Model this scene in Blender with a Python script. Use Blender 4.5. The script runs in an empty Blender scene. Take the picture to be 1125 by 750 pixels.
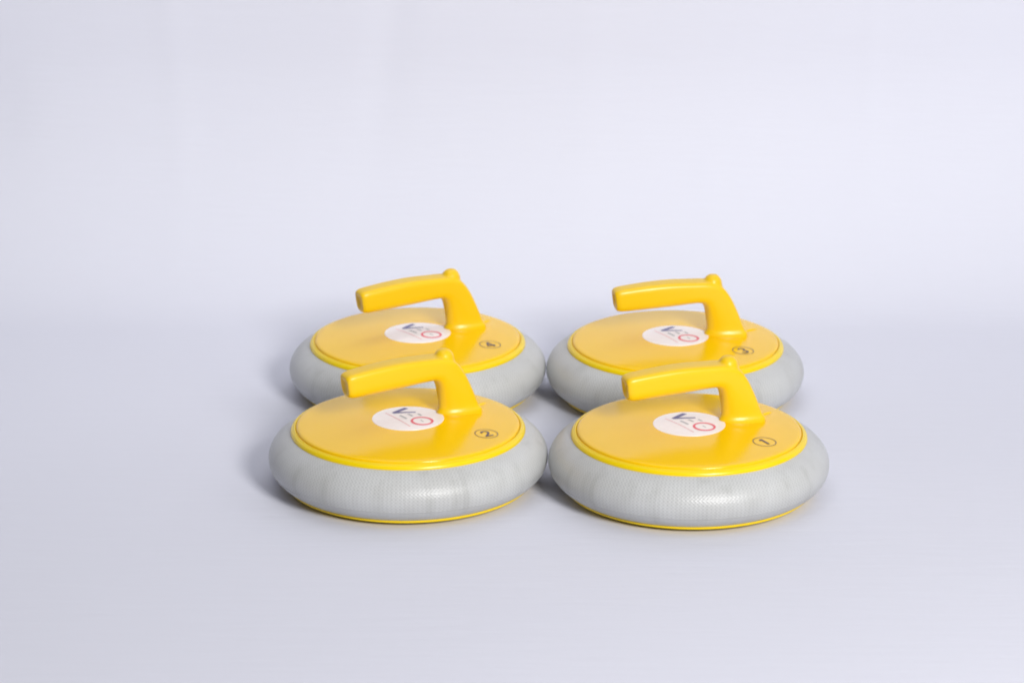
import bpy, bmesh, math, random
from mathutils import Vector
rad = math.radians
scn = bpy.context.scene
col = scn.collection
PI = math.pi
R = 0.12                                   # radius of one stone, metres

# ------------------------------------------------------------------ camera
cam_d = bpy.data.cameras.new('camera')
cam_d.sensor_width = 36
cam_d.lens = 105.0
cam_d.clip_end = 50
cam_d.dof.use_dof = True
cam_d.dof.focus_distance = 2.52
cam_d.dof.aperture_fstop = 9.0
cam = bpy.data.objects.new('camera', cam_d)
cam.location = (0, -2.41046, 0.90735)
cam.rotation_euler = (PI/2 - 0.311956, 0, 0)
col.objects.link(cam)
scn.camera = cam

# ------------------------------------------------------------------ light
world = bpy.data.worlds.new('World')
scn.world = world
world.use_nodes = True
bg = world.node_tree.nodes['Background']
bg.inputs['Color'].default_value = (0.80, 0.81, 0.93, 1)
bg.inputs['Strength'].default_value = 0.09

def softbox(name, loc, target, size, watts, colour, spread=180):
    d = bpy.data.lights.new(name, 'AREA')
    d.shape = 'RECTANGLE'
    d.size, d.size_y = size
    d.energy = watts
    d.color = colour
    d.spread = rad(spread)                 # the grid on the box
    o = bpy.data.objects.new(name, d)
    o.location = loc
    o.rotation_euler = (Vector(target) - Vector(loc)).to_track_quat('-Z', 'Y').to_euler()
    col.objects.link(o)
    return o
def polar(az, el, dist, c=(0.03, 0.12, 0.05)):
    """a point az degrees to the right of the lens axis, el degrees up, dist metres from the stones"""
    a, e = rad(az), rad(el)
    return (c[0] + dist*math.cos(e)*math.sin(a), c[1] - dist*math.cos(e)*math.cos(a), c[2] + dist*math.sin(e))
AIM = (0.03, 0.12, 0.05)
softbox('key_lamp', polar(22, 27, 3.0), (0.03, 0.30, 0.10), (0.62, 0.62), 82, (1.0, 0.985, 0.968))
softbox('side_lamp', polar(72, 34, 2.3), (0.03, 0.30, 0.15), (1.3, 1.3), 5.0, (0.98, 0.99, 1.0))
softbox('top_lamp', (0.1, -0.7, 2.3), (0.1, 0.1, 0.0), (2.0, 1.6), 9.5, (0.98, 0.99, 1.0))
softbox('backdrop_lamp', (0.25, 0.46, 1.3), (0.12, 0.70, 0.20), (2.2, 0.25), 1.6, (0.97, 0.98, 1.0), 76)

scn.view_settings.view_transform = 'Standard'
scn.view_settings.look = 'None'
scn.view_settings.exposure = 0.0
scn.view_settings.gamma = 1.0
scn.view_settings.use_curve_mapping = False
scn.render.filter_size = 1.9
scn.cycles.filter_width = 1.9

# ------------------------------------------------------------------ materials
def mat(name):
    m = bpy.data.materials.new(name)
    m.use_nodes = True
    nt = m.node_tree
    return m, nt, nt.nodes['Principled BSDF']

def N(nt, kind, **kw):
    n = nt.nodes.new(kind)
    for k, v in kw.items():
        setattr(n, k, v)
    return n

def L(nt, a, b):
    nt.links.new(a, b)

def math_node(nt, op, a, b=None):
    n = N(nt, 'ShaderNodeMath', operation=op)
    for i, x in enumerate((a, b)):
        if x is None:
            continue
        if isinstance(x, (int, float)):
            n.inputs[i].default_value = x
        else:
            L(nt, x, n.inputs[i])
    return n.outputs[0]

def plastic(name, colour, rough, bump=0.05, scale=900, var=0.02, spec=0.5):
    """moulded plastic: faint colour drift, a very fine grain and rubbed patches in the gloss"""
    m, nt, b = mat(name)
    tc = N(nt, 'ShaderNodeTexCoord')
    big = N(nt, 'ShaderNodeTexNoise'); big.inputs['Scale'].default_value = 14; big.inputs['Detail'].default_value = 5
    L(nt, tc.outputs['Object'], big.inputs['Vector'])
    mix = N(nt, 'ShaderNodeMix', data_type='RGBA')
    L(nt, big.outputs['Fac'], mix.inputs['Factor'])
    mix.inputs['A'].default_value = tuple(c*(1-var) for c in colour) + (1,)
    mix.inputs['B'].default_value = tuple(min(1, c*(1+var)) for c in colour) + (1,)
    L(nt, mix.outputs['Result'], b.inputs['Base Color'])
    mr = N(nt, 'ShaderNodeMapRange')
    mr.inputs['From Min'].default_value = 0.3; mr.inputs['From Max'].default_value = 0.7
    mr.inputs['To Min'].default_value = rough*0.97; mr.inputs['To Max'].default_value = rough*1.04
    L(nt, big.outputs['Fac'], mr.inputs['Value'])
    L(nt, mr.outputs['Result'], b.inputs['Roughness'])
    fine = N(nt, 'ShaderNodeTexNoise'); fine.inputs['Scale'].default_value = scale; fine.inputs['Detail'].default_value = 2
    L(nt, tc.outputs['Object'], fine.inputs['Vector'])
    bp = N(nt, 'ShaderNodeBump'); bp.inputs['Strength'].default_value = bump; bp.inputs['Distance'].default_value = 0.0004
    L(nt, fine.outputs['Fac'], bp.inputs['Height'])
    L(nt, bp.outputs['Normal'], b.inputs['Normal'])
    b.inputs['Specular IOR Level'].default_value = spec
    return m

M_plate = plastic('satin_yellow_plastic', (0.89, 0.545, 0.001), 0.19, bump=0.012, spec=0.42)
M_rim = plastic('lemon_yellow_plastic', (0.83, 0.595, 0.001), 0.26, spec=0.40)
M_base = plastic('base_yellow_plastic', (0.86, 0.60, 0.001), 0.30, bump=0.012)
M_handle = plastic('handle_yellow_plastic', (0.83, 0.53, 0.003), 0.33, bump=0.03, spec=0.45)

def rubber():
    """pale grey bumper: fine embossed diamond net laid round the ring, scuffs and grime in the net"""
    m, nt, b = mat('embossed_grey_rubber')
    uv = N(nt, 'ShaderNodeUVMap'); uv.uv_map = 'ring'
    sep = N(nt, 'ShaderNodeSeparateXYZ'); L(nt, uv.outputs['UV'], sep.inputs[0])
    u = math_node(nt, 'MULTIPLY', sep.outputs[0], 2*PI*230)
    v = math_node(nt, 'MULTIPLY', sep.outputs[1], 2*PI*56)
    grid = math_node(nt, 'ADD', math_node(nt, 'MULTIPLY', math_node(nt, 'MULTIPLY', math_node(nt, 'SINE', u), math_node(nt, 'SINE', v)), 0.85),
                     math_node(nt, 'MULTIPLY', math_node(nt, 'SINE', math_node(nt, 'MULTIPLY', u, 0.9)), 0.30))
    # the band under the parting line is nearly smooth
    under = math_node(nt, 'MULTIPLY', math_node(nt, 'GREATER_THAN', sep.outputs[1], 0.5), math_node(nt, 'LESS_THAN', sep.outputs[1], 0.944))
    net = math_node(nt, 'MULTIPLY', grid, math_node(nt, 'SUBTRACT', 1.0, math_node(nt, 'MULTIPLY', under, 0.7)))
    tc = N(nt, 'ShaderNodeTexCoord')
    scuff = N(nt, 'ShaderNodeTexNoise'); scuff.inputs['Scale'].default_value = 22; scuff.inputs['Detail'].default_value = 6
    L(nt, tc.outputs['Object'], scuff.inputs['Vector'])
    stretch = N(nt, 'ShaderNodeMapping'); stretch.inputs['Scale'].default_value = (70, 70, 12)
    L(nt, tc.outputs['Object'], stretch.inputs['Vector'])
    smear = N(nt, 'ShaderNodeTexNoise'); smear.inputs['Scale'].default_value = 1; smear.inputs['Detail'].default_value = 4
    L(nt, stretch.outputs['Vector'], smear.inputs['Vector'])
    r1 = N(nt, 'ShaderNodeValToRGB')
    r1.color_ramp.elements[0].position = 0.30; r1.color_ramp.elements[0].color = (0.475, 0.478, 0.465, 1)
    r1.color_ramp.elements[1].position = 0.62; r1.color_ramp.elements[1].color = (0.53, 0.538, 0.533, 1)
    L(nt, scuff.outputs['Fac'], r1.inputs['Fac'])
    r2 = N(nt, 'ShaderNodeValToRGB')
    r2.color_ramp.elements[0].position = 0.25; r2.color_ramp.elements[0].color = (0.88, 0.88, 0.87, 1)
    r2.color_ramp.elements[1].position = 0.45; r2.color_ramp.elements[1].color = (1, 1, 1, 1)
    L(nt, smear.outputs['Fac'], r2.inputs['Fac'])
    mul = N(nt, 'ShaderNodeMix', data_type='RGBA', blend_type='MULTIPLY'); mul.inputs['Factor'].default_value = 1
    L(nt, r1.outputs['Color'], mul.inputs['A']); L(nt, r2.outputs['Color'], mul.inputs['B'])
    # grime sits in the low lines of the net
    low = N(nt, 'ShaderNodeMapRange')
    low.inputs['From Min'].default_value = -1; low.inputs['From Max'].default_value = 0.3
    low.inputs['To Min'].default_value = 0.80; low.inputs['To Max'].default_value = 1.0
    L(nt, net, low.inputs['Value'])
    mul2 = N(nt, 'ShaderNodeMix', data_type='RGBA', blend_type='MULTIPLY'); mul2.inputs['Factor'].default_value = 1
    L(nt, mul.outputs['Result'], mul2.inputs['A']); L(nt, low.outputs['Result'], mul2.inputs['B'])
    L(nt, mul2.outputs['Result'], b.inputs['Base Color'])
    bp = N(nt, 'ShaderNodeBump'); bp.inputs['Strength'].default_value = 0.20; bp.inputs['Distance'].default_value = 0.0005
    L(nt, net, bp.inputs['Height'])
    L(nt, bp.outputs['Normal'], b.inputs['Normal'])
    b.inputs['Roughness'].default_value = 0.36
    return m
M_rubber = rubber()

def flat(name, colour, rough):
    m, nt, b = mat(name)
    tc = N(nt, 'ShaderNodeTexCoord')
    n = N(nt, 'ShaderNodeTexNoise'); n.inputs['Scale'].default_value = 300
    L(nt, tc.outputs['Object'], n.inputs['Vector'])
    mix = N(nt, 'ShaderNodeMix', data_type='RGBA')
    L(nt, n.outputs['Fac'], mix.inputs['Factor'])
    mix.inputs['A'].default_value = tuple(c*0.94 for c in colour) + (1,)
    mix.inputs['B'].default_value = tuple(min(1, c*1.05) for c in colour) + (1,)
    L(nt, mix.outputs['Result'], b.inputs['Base Color'])
    b.inputs['Roughness'].default_value = rough
    return m
M_white = flat('sticker_white', (0.90, 0.87, 0.89), 0.35)
M_navy = flat('ink_navy', (0.10, 0.10, 0.27), 0.4)
M_red = flat('ink_red', (0.78, 0.12, 0.17), 0.4)
M_pink = flat('ink_pale_red', (0.78, 0.42, 0.46), 0.4)
M_grey = flat('ink_grey', (0.46, 0.48, 0.51), 0.4)
M_ink = flat('ink_dark', (0.11, 0.07, 0.07), 0.45)

def cloth():
    m, nt, b = mat('white_backdrop_cloth')
    tc = N(nt, 'ShaderNodeTexCoord')
    n1 = N(nt, 'ShaderNodeTexNoise'); n1.inputs['Scale'].default_value = 2.2; n1.inputs['Detail'].default_value = 4
    L(nt, tc.outputs['Object'], n1.inputs['Vector'])
    mix = N(nt, 'ShaderNodeMix', data_type='RGBA'); L(nt, n1.outputs['Fac'], mix.inputs['Factor'])
    mix.inputs['A'].default_value = (0.655, 0.662, 0.736, 1)
    mix.inputs['B'].default_value = (0.685, 0.691, 0.765, 1)
    L(nt, mix.outputs['Result'], b.inputs['Base Color'])
    mp = N(nt, 'ShaderNodeMapping'); mp.inputs['Scale'].default_value = (14, 90, 90)
    L(nt, tc.outputs['Object'], mp.inputs['Vector'])
    n2 = N(nt, 'ShaderNodeTexNoise'); n2.inputs['Scale'].default_value = 1; n2.inputs['Detail'].default_value = 5
    L(nt, mp.outputs['Vector'], n2.inputs['Vector'])
    bp = N(nt, 'ShaderNodeBump'); bp.inputs['Strength'].default_value = 0.22; bp.inputs['Distance'].default_value = 0.002
    L(nt, n2.outputs['Fac'], bp.inputs['Height'])
    L(nt, bp.outputs['Normal'], b.inputs['Normal'])
    b.inputs['Roughness'].default_value = 0.8
    b.inputs['Specular IOR Level'].default_value = 0.25
    return m
M_cloth = cloth()

# ------------------------------------------------------------------ helpers
def link(name, mesh, parent=None, sharp=35):
    o = bpy.data.objects.new(name, mesh)
    col.objects.link(o)
    if parent:
        o.parent = parent
    for p in mesh.polygons:
        p.use_smooth = True
    mesh.set_sharp_from_angle(angle=rad(sharp))
    return o

def to_mesh(bm, name, *mats):
    bmesh.ops.recalc_face_normals(bm, faces=bm.faces)
    me = bpy.data.meshes.new(name)
    bm.to_mesh(me); bm.free()
    for m in mats:
        me.materials.append(m)
    return me

def catmull(pts, n):
    """smooth curve through points, n samples per span"""
    P = [Vector(p) for p in pts]
    P = [2*P[0]-P[1]] + P + [2*P[-1]-P[-2]]
    out = []
    for i in range(1, len(P)-2):
        for k in range(n):
            t = k/n
            a, b, c, d = P[i-1], P[i], P[i+1], P[i+2]
            out.append(0.5*((2*b) + (c-a)*t + (2*a-5*b+4*c-d)*t*t + (3*b-a-3*c+d)*t**3))
    out.append(P[-2])
    return out

def lathe(profile, seg=192, uvname=None, closed=False, vs=None):
    """profile: (r, z) in stone radii"""
    bm = bmesh.new()
    uvl = bm.loops.layers.uv.new(uvname) if uvname else None
    rings = []
    for r, z in profile:
        if r < 1e-6:
            rings.append([bm.verts.new((0, 0, z*R))])
        else:
            rings.append([bm.verts.new((r*R*math.cos(2*PI*k/seg), r*R*math.sin(2*PI*k/seg), z*R)) for k in range(seg)])
    n = len(profile)
    for i in range(n if closed else n-1):
        a, b = rings[i], rings[(i+1) % n]
        for k in range(seg):
            k2 = (k+1) % seg
            if len(a) == 1:
                f = bm.faces.new((a[0], b[k], b[k2])); 
            elif len(b) == 1:
                f = bm.faces.new((a[k], b[0], a[k2]))
            else:
                f = bm.faces.new((a[k], b[k], b[k2], a[k2]))
                if uvl:
                    uu = (k/seg, k/seg, (k+1)/seg, (k+1)/seg)
                    v0, v1 = vs[i], vs[i+1] if i+1 < n else 1.0
                    vv = (v0, v1, v1, v0)
                    for lp, x, y in zip(f.loops, uu, vv):
                        lp[uvl].uv = (x, y)
    return bm

# ------------------------------------------------------------------ backdrop (sweep: floor, curve, wall)
def backdrop():
    rng = random.Random(3)
    path = []
    y = -3.2
    while y < 0.44:
        path.append((y, 0.0)); y += 0.05
    rr = 0.24
    for k in range(21):
        a = k/20*PI/2
        path.append((0.44 + rr*math.sin(a), rr*(1-math.cos(a))))
    z = rr + 0.05
    while z < 2.4:
        path.append((0.44+rr, z)); z += 0.05
    xs = [-2.2 + 0.05*i for i in range(28)] + [-0.8 + 0.005*i for i in range(321)] + [0.85 + 0.05*i for i in range(28)]
    bm = bmesh.new()
    def crease(x, x0, w):
        return math.exp(-((x-x0)/w)**2)
    grid = []
    for j, (py, pz) in enumerate(path):
        row = []
        up = min(1, max(0, (py-0.44)/0.24))           # folds only where the cloth hangs
        for x in xs:
            d = 0.0035*math.sin(x*4.1+0.6+pz*1.3) + 0.002*math.sin(x*9.7+1.1-pz*2.0)
            d += 0.0006*crease(x, 0.372+0.03*pz, 0.010) * min(1, max(0, (pz-0.06)/0.1))
            d -= 0.0020*crease(x, -0.16+0.12*pz, 0.022)*crease(pz, 0.30, 0.2) + 0.0035*crease(x, -0.545, 0.03)*crease(pz, 0.16, 0.05)
            d += 0.0008*crease(x, -0.345-0.05*pz, 0.015) + 0.0006*crease(x, 0.20+0.1*pz, 0.014)*crease(pz, 0.08, 0.06) + 0.0006*crease(x, 0.07+0.04*pz, 0.02)
            out = min(1, max(0, (abs(x)-0.33)/0.2))
            low = 0.0007*math.sin(x*6.0+py*3.0)*math.sin(py*5.0-x*1.7) * out
            low += 0.0012*crease(py*0.95+x*0.25, 0.02, 0.02) * min(1, max(0, (-x-0.33)/0.1))
            low += 0.0006*crease(py+x*0.12, -0.30, 0.012)*min(1, max(0, (-py-0.16)/0.06)) + 0.0009*crease(x+py*0.3, 0.36, 0.02)*out
            row.append(bm.verts.new((x, py - d*up, pz + (max(-0.002, low) if up == 0 else 0))))
        grid.append(row)
    for j in range(len(grid)-1):
        for i in range(len(xs)-1):
            bm.faces.new((grid[j][i], grid[j][i+1], grid[j+1][i+1], grid[j+1][i]))
    o = link('backdrop', to_mesh(bm, 'backdrop', M_cloth), sharp=80)
    o['label'] = 'seamless white backdrop sheet curving up from floor to wall'
    o['kind'] = 'structure'
backdrop()

# ------------------------------------------------------------------ the stone
def dome(r):
    return 0.502 - 0.045*(max(r, 1e-4)/0.79)**1.25

def plate_mesh():
    prof = [(0, dome(0))]
    for k in range(1, 27):
        prof.append((0.776*k/26, dome(0.776*k/26)))
    prof += [(0.785, 0.4560), (0.7925, 0.4525), (0.7965, 0.4460), (0.797, 0.425), (0.60, 0.425)]
    return to_mesh(lathe(prof), 'top_plate', M_plate)

def rim_mesh():
    prof = [(0.70, 0.430), (0.7985, 0.432), (0.802, 0.436), (0.805, 0.4425), (0.809, 0.4440), (0.814, 0.4425), (0.8165, 0.4385), (0.818, 0.4375), (0.821, 0.4375),
            (0.8275, 0.434), (0.8345, 0.4265), (0.839, 0.418), (0.8405, 0.410), (0.839, 0.401), (0.834, 0.395), (0.80, 0.39), (0.70, 0.39)]
    return to_mesh(lathe(prof, closed=True), 'rim', M_rim)

def ring_mesh():
    ts = [2*PI*k/64 for k in range(64)]
    seam = 2*PI - rad(20)                         # parting line of the mould, low on the ring
    ts = sorted([t for t in ts if abs(t-seam) > 0.03] + [seam+d for d in (-0.014, -0.008, 0.0, 0.008, 0.014)])
    prof, vs = [], []
    for t in ts:
        c, q = math.cos(t), math.sin(t)
        r = 0.70 + 0.30*c if c > 0 else 0.70 + 0.04*c
        if abs(t-seam) < 0.009:
            r += 0.0022
        prof.append((r, 0.22 + 0.21*q)); vs.append(t/(2*PI))
    return to_mesh(lathe(prof, seg=256, uvname='ring', closed=True, vs=vs), 'bumper_ring', M_rubber)

def base_mesh():
    prof = [(0, 0.0), (0.785, 0.0), (0.800, 0.003), (0.868, 0.030), (0.8815, 0.0365), (0.884, 0.042), (0.883, 0.051), (0.876, 0.056), (0.80, 0.060), (0, 0.060)]
    return to_mesh(lathe(prof), 'base', M_base)

def handle_mesh():
    T = [(-0.440, 0.909), (-0.25, 0.928), (-0.06, 0.937), (0.12, 0.932), (0.25, 0.924), (0.35, 0.885), (0.42, 0.80), (0.480, 0.68), (0.525, 0.57), (0.543, 0.525), (0.562, 0.505), (0.566, 0.44)]
    B = [(-0.416, 0.724), (-0.25, 0.731), (-0.04, 0.743), (0.12, 0.755), (0.195, 0.752), (0.228, 0.712), (0.240, 0.64), (0.247, 0.58), (0.249, 0.54), (0.245, 0.52), (0.232, 0.505), (0.228, 0.45)]
    W = [0.082, 0.088, 0.092, 0.093, 0.093, 0.092, 0.090, 0.088, 0.087, 0.090, 0.100, 0.103]
    E = [0.50, 0.50, 0.50, 0.50, 0.52, 0.58, 0.64, 0.68, 0.70, 0.70, 0.68, 0.68]     # how far the section narrows to its inner side
    t4 = catmull([(T[i][0], T[i][1], W[i]) for i in range(12)], 6)
    b4 = catmull([(B[i][0], B[i][1], E[i]) for i in range(12)], 6)
    st = [(Vector((t.x, t.y)), Vector((b.x, b.y)), t.z, b.z) for t, b in zip(t4, b4)]
    # rounded end of the grip, slightly dished
    t0, b0, w0, e0 = st[0]
    ax = (t0 - st[6][0]).normalized()
    pre = []
    for off, sc in ((0.050, 0.22), (0.056, 0.42), (0.064, 0.60), (0.067, 0.72), (0.062, 0.83), (0.048, 0.92), (0.025, 0.98)):
        m = (t0+b0)/2
        pre.append((m+(t0-m)*sc+ax*off, m+(b0-m)*sc+ax*off, w0*sc, e0))
    st = pre + st
    bm = bmesh.new()
    seg = 40
    rings = []
    for t, b, w, e in st:
        h = t-b
        m = b + h*e                                  # widest line of the section
        nose = min(1, max(0, (e-0.5)/0.18))
        ring = []
        for k in range(seg):
            a = 2*PI*k/seg
            c, s = math.cos(a), math.sin(a)
            ex = 5.0 if s > 0 else 3.2 - 1.1*nose
            cv = math.copysign(abs(c)**(2/ex), c); sv = math.copysign(abs(s)**(2/ex), s)
            p = m + h*((1-e) if s > 0 else e)*sv
            ring.append(bm.verts.new((p.x*R, cv*w*R, p.y*R)))
        rings.append(ring)
    for a, b in zip(rings, rings[1:]):
        for k in range(seg):
            bm.faces.new((a[k], a[(k+1) % seg], b[(k+1) % seg], b[k]))
    bm.faces.new(rings[0]); bm.faces.new(rings[-1])
    # thumb knob on the elbow: a short round-nosed stud, leaning with the post
    axk = Vector((-0.08, 0, 1)).normalized()
    base = Vector((0.292, 0, 0.876)); nr = 20
    prev = None
    prof = [(0.078, -0.06), (0.074, 0.03), (0.068, 0.052), (0.059, 0.069), (0.047, 0.083), (0.030, 0.093), (0.010, 0.097)]
    xv = axk.orthogonal().normalized(); yv = axk.cross(xv)
    first = None
    for r, z in prof:
        c = base + axk*z
        cur = [bm.verts.new((c + xv*(r*math.cos(2*PI*k/nr)) + yv*(r*math.sin(2*PI*k/nr)))*R) for k in range(nr)]
        if prev:
            for k in range(nr):
                bm.faces.new((prev[k], prev[(k+1) % nr], cur[(k+1) % nr], cur[k]))
        else:
            bm.faces.new(cur)
        prev = cur
    bm.faces.new(prev)
    me = to_mesh(bm, 'handle_raw')
    tmp = bpy.data.objects.new('handle_raw', me); col.objects.link(tmp)
    rm = tmp.modifiers.new('remesh', 'REMESH'); rm.mode = 'VOXEL'; rm.voxel_size = 0.0008
    sm = tmp.modifiers.new('smooth', 'SMOOTH'); sm.factor = 0.5; sm.iterations = 14
    dg = bpy.context.evaluated_depsgraph_get()
    out = bpy.data.meshes.new_from_object(tmp.evaluated_get(dg))
    bpy.data.objects.remove(tmp); bpy.data.meshes.remove(me)
    out.name = 'handle'
    out.materials.clear(); out.materials.append(M_handle)
    return out

def ribbon(bm, pts, w, z, mi, closed=False):
    """flat stroke along points (x, y in stone radii), laid on the dome"""
    P = [Vector(p) for p in pts]
    n = len(P)
    rows = []
    for i, p in enumerate(P):
        a = P[i-1] if (closed or i > 0) else P[i]
        b = P[(i+1) % n] if (closed or i < n-1) else P[i]
        t = (b-a).normalized(); nn = Vector((-t.y, t.x))
        ww = w[i] if isinstance(w, (list, tuple)) else w
        rows.append((p+nn*ww/2, p-nn*ww/2))
    vs = [[bm.verts.new((q.x, q.y, z)) for q in r] for r in rows]
    for i in range(n if closed else n-1):
        f = bm.faces.new((vs[i][0], vs[i][1], vs[(i+1) % n][1], vs[(i+1) % n][0]))
        f.material_index = mi
    return vs

def lay(bm, cx=0, cy=0, ang=0, scale=1.0):
    """turn, move and drape flat art (radii) on the domed plate; z holds the lift"""
    c, s = math.cos(ang), math.sin(ang)
    for v in bm.verts:
        x, y = v.co.x*scale, v.co.y*scale
        X, Y = cx + c*x - s*y, cy + s*x + c*y
        v.co = (X*R, Y*R, (dome(math.hypot(X, Y)) + v.co.z)*R)

def seg_pts(a, b, n=6):
    return [(a[0]+(b[0]-a[0])*k/n, a[1]+(b[1]-a[1])*k/n) for k in range(n+1)]

SR = 0.256
def sticker_mesh():
    """printed in its own frame: x reads along the line, y is up; radius 1 = sticker radius"""
    bm = bmesh.new()
    z0, z1 = 0.0022, 0.0034
    rings = []
    for r in (0.25, 0.5, 0.75, 0.94, 1.0):
        rings.append([bm.verts.new((r*math.cos(2*PI*k/96), r*math.sin(2*PI*k/96), z0)) for k in range(96)])
    rings.append([bm.verts.new((1.004*math.cos(2*PI*k/96), 1.004*math.sin(2*PI*k/96), 0.0)) for k in range(96)])
    cv = bm.verts.new((0, 0, z0))
    for k in range(96):
        bm.faces.new((cv, rings[0][k], rings[0][(k+1) % 96]))
        for a, b in zip(rings, rings[1:]):
            bm.faces.new((a[k], b[k], b[(k+1) % 96], a[(k+1) % 96]))
    # V: heavy left stroke, lighter right stroke
    ribbon(bm, seg_pts((-0.735, 0.39), (-0.535, -0.155)), [0.15]*3+[0.15, 0.145, 0.14, 0.135], z1, 1)
    ribbon(bm, seg_pts((-0.545, -0.15), (-0.245, 0.40)), [0.12, 0.11, 0.10, 0.095, 0.09, 0.085, 0.08], z1+0.0006, 1)
    # E: three separate grey bars
    for (x0, x1, y) in ((-0.25, 0.12, -0.115), (-0.22, 0.02, 0.135), (-0.10, 0.09, 0.385)):
        ribbon(bm, seg_pts((x0, y), (x1, y)), 0.075, z1, 4)
    # O: red ring, heavier at its two sides
    n = 64
    pts = [(0.47+0.285*math.cos(2*PI*k/n), 0.175+0.285*math.sin(2*PI*k/n)) for k in range(n)]
    ribbon(bm, pts, [0.060+0.030*abs(math.cos(2*PI*k/n + rad(57))) for k in range(n)], z1, 2, True)
    ribbon(bm, seg_pts((0.39, 0.175), (0.55, 0.175), 2), 0.035, z1, 4)
    # small print under the mark, too fine to read
    rng = random.Random(5)
    x = -0.68
    while x < 0.66:
        w = rng.uniform(0.03, 0.09)
        ribbon(bm, seg_pts((x, -0.325), (min(0.67, x+w), -0.325), 1), 0.038, z1, 3)
        x += w + 0.018
    return bm

def arc(cx, cy, r, a0, a1, n=12, ry=None):
    return [(cx + r*math.cos(rad(a0+(a1-a0)*k/n)), cy + (ry or r)*math.sin(rad(a0+(a1-a0)*k/n))) for k in range(n+1)]

DIGIT = {   # strokes in a box about 1 high: (points, width)
    1: [(seg_pts((0.02, -0.5), (0.02, 0.5)), 0.19), (seg_pts((-0.20, 0.26), (0.04, 0.47)), 0.15)],
    2: [(arc(0, 0.20, 0.25, 175, -38, 14) + seg_pts((0.14, -0.04), (-0.25, -0.42), 5), 0.17), (seg_pts((-0.32, -0.43), (0.33, -0.43)), 0.16)],
    3: [(arc(-0.02, 0.235, 0.225, 160, -80, 14), 0.16), (arc(-0.02, -0.225, 0.255, 85, -160, 14), 0.17)],
    4: [(seg_pts((0.10, -0.5), (0.10, 0.5)), 0.18), (seg_pts((0.08, 0.47), (-0.33, -0.20)), 0.15), (seg_pts((-0.38, -0.22), (0.32, -0.22)), 0.15)],
}

def number_mesh(num):
    bm = bmesh.new()
    size = 0.100
    for i, (pts, w) in enumerate(DIGIT[num]):
        ribbon(bm, [(x*size, y*size) for x, y in pts], w*size, 0.0020 + 0.0004*i, 0)
    n = 64
    ribbon(bm, [(0.081*math.cos(2*PI*k/n), 0.081*math.sin(2*PI*k/n)) for k in range(n)], 0.0062, 0.0022, 0, True)
    return bm

def tab_mesh():
    """small moulded tab beside the foot of the handle"""
    bm = bmesh.new()
    a0, a1 = rad(6), rad(13)
    n = 8
    rows = []
    for k in range(n+1):
        t = k/n
        r = 0.58 + 0.12*t; a = a0 + (a1-a0)*t*0.6
        dx, dy = -math.sin(a)*0.011, math.cos(a)*0.011
        x, y = r*math.cos(a), r*math.sin(a)
        z = dome(r)
        h = 0.012*math.sin(PI*min(1, max(0.05, t*0.9+0.05)))**0.5
        rows.append([bm.verts.new((R*(x+dx*s), R*(y+dy*s), R*(z+zz))) for s, zz in ((1.3, -0.004), (0.8, h*0.8), (0, h), (-0.8, h*0.8), (-1.3, -0.004))])
    for a, b in zip(rows, rows[1:]):
        for k in range(4):
            bm.faces.new((a[k], b[k], b[k+1], a[k+1]))
    bm.faces.new(rows[0]); bm.faces.new(rows[-1])
    return to_mesh(bm, 'tab', M_plate)

MESH = dict(plate=plate_mesh(), rim=rim_mesh(), ring=ring_mesh(), base=base_mesh(), handle=handle_mesh(), tab=tab_mesh())

def make_stone(loc, handle_deg, sticker_deg, num, num_r, num_deg, label):
    root = bpy.data.objects.new('curling_stone', None)
    root.empty_display_size = 0.05
    col.objects.link(root)
    root.location = (loc[0], loc[1], 0.0)
    root.rotation_euler = (0, 0, rad(handle_deg))
    root['label'] = label
    root['category'] = 'curling stone'
    root['group'] = 'floor curling stones set out two by two'
    link('base', MESH['base'], root)
    ring = link('bumper_ring', MESH['ring'], root, 60)
    ring.rotation_euler = (0, 0, rad(num*71 - handle_deg))
    plate = link('top_plate', MESH['plate'], root, 50)
    link('rim', MESH['rim'], plate, 50)
    link('tab', MESH['tab'], plate, 60)
    bm = sticker_mesh()
    lay(bm, 0, 0, rad(sticker_deg - 90 - handle_deg), SR)
    s = link('sticker', to_mesh_keep(bm, 'sticker', M_white, M_navy, M_red, M_pink, M_grey), plate)
    s['label'] = 'round white sticker with a navy, grey and red mark'
    bm = number_mesh(num)
    a = rad(num_deg - handle_deg)
    lay(bm, num_r*math.cos(a), num_r*math.sin(a), rad(sticker_deg - handle_deg), 1.0)
    m = link('number_mark', to_mesh_keep(bm, 'number_mark', M_ink), plate)
    m['label'] = 'circled black number %d' % num
    link('handle', MESH['handle'], root, 80)
    return root

def to_mesh_keep(bm, name, *mats):
    """flat prints: every face looks up"""
    for f in bm.faces:
        f.normal_update()
        if f.normal.z < 0:
            f.normal_flip()
    me = bpy.data.meshes.new(name)
    bm.to_mesh(me); bm.free()
    for m in mats:
        me.materials.append(m)
    return me

make_stone((-0.08914, 0.00557), 28, 33, 2, 0.62, -25.0, 'yellow topped grey curling stone numbered 2, nearest on the left')
make_stone((0.15098, -0.00882), 19, 33, 1, 0.60, -31.6, 'yellow topped grey curling stone numbered 1, nearest on the right')
make_stone((-0.08818, 0.24635), 27, 38, 4, 0.61, -22.0, 'yellow topped grey curling stone numbered 4, behind the one numbered 2')
make_stone((0.15211, 0.23745), 12, 29, 3, 0.59, -31.5, 'yellow topped grey curling stone numbered 3, behind the one numbered 1')
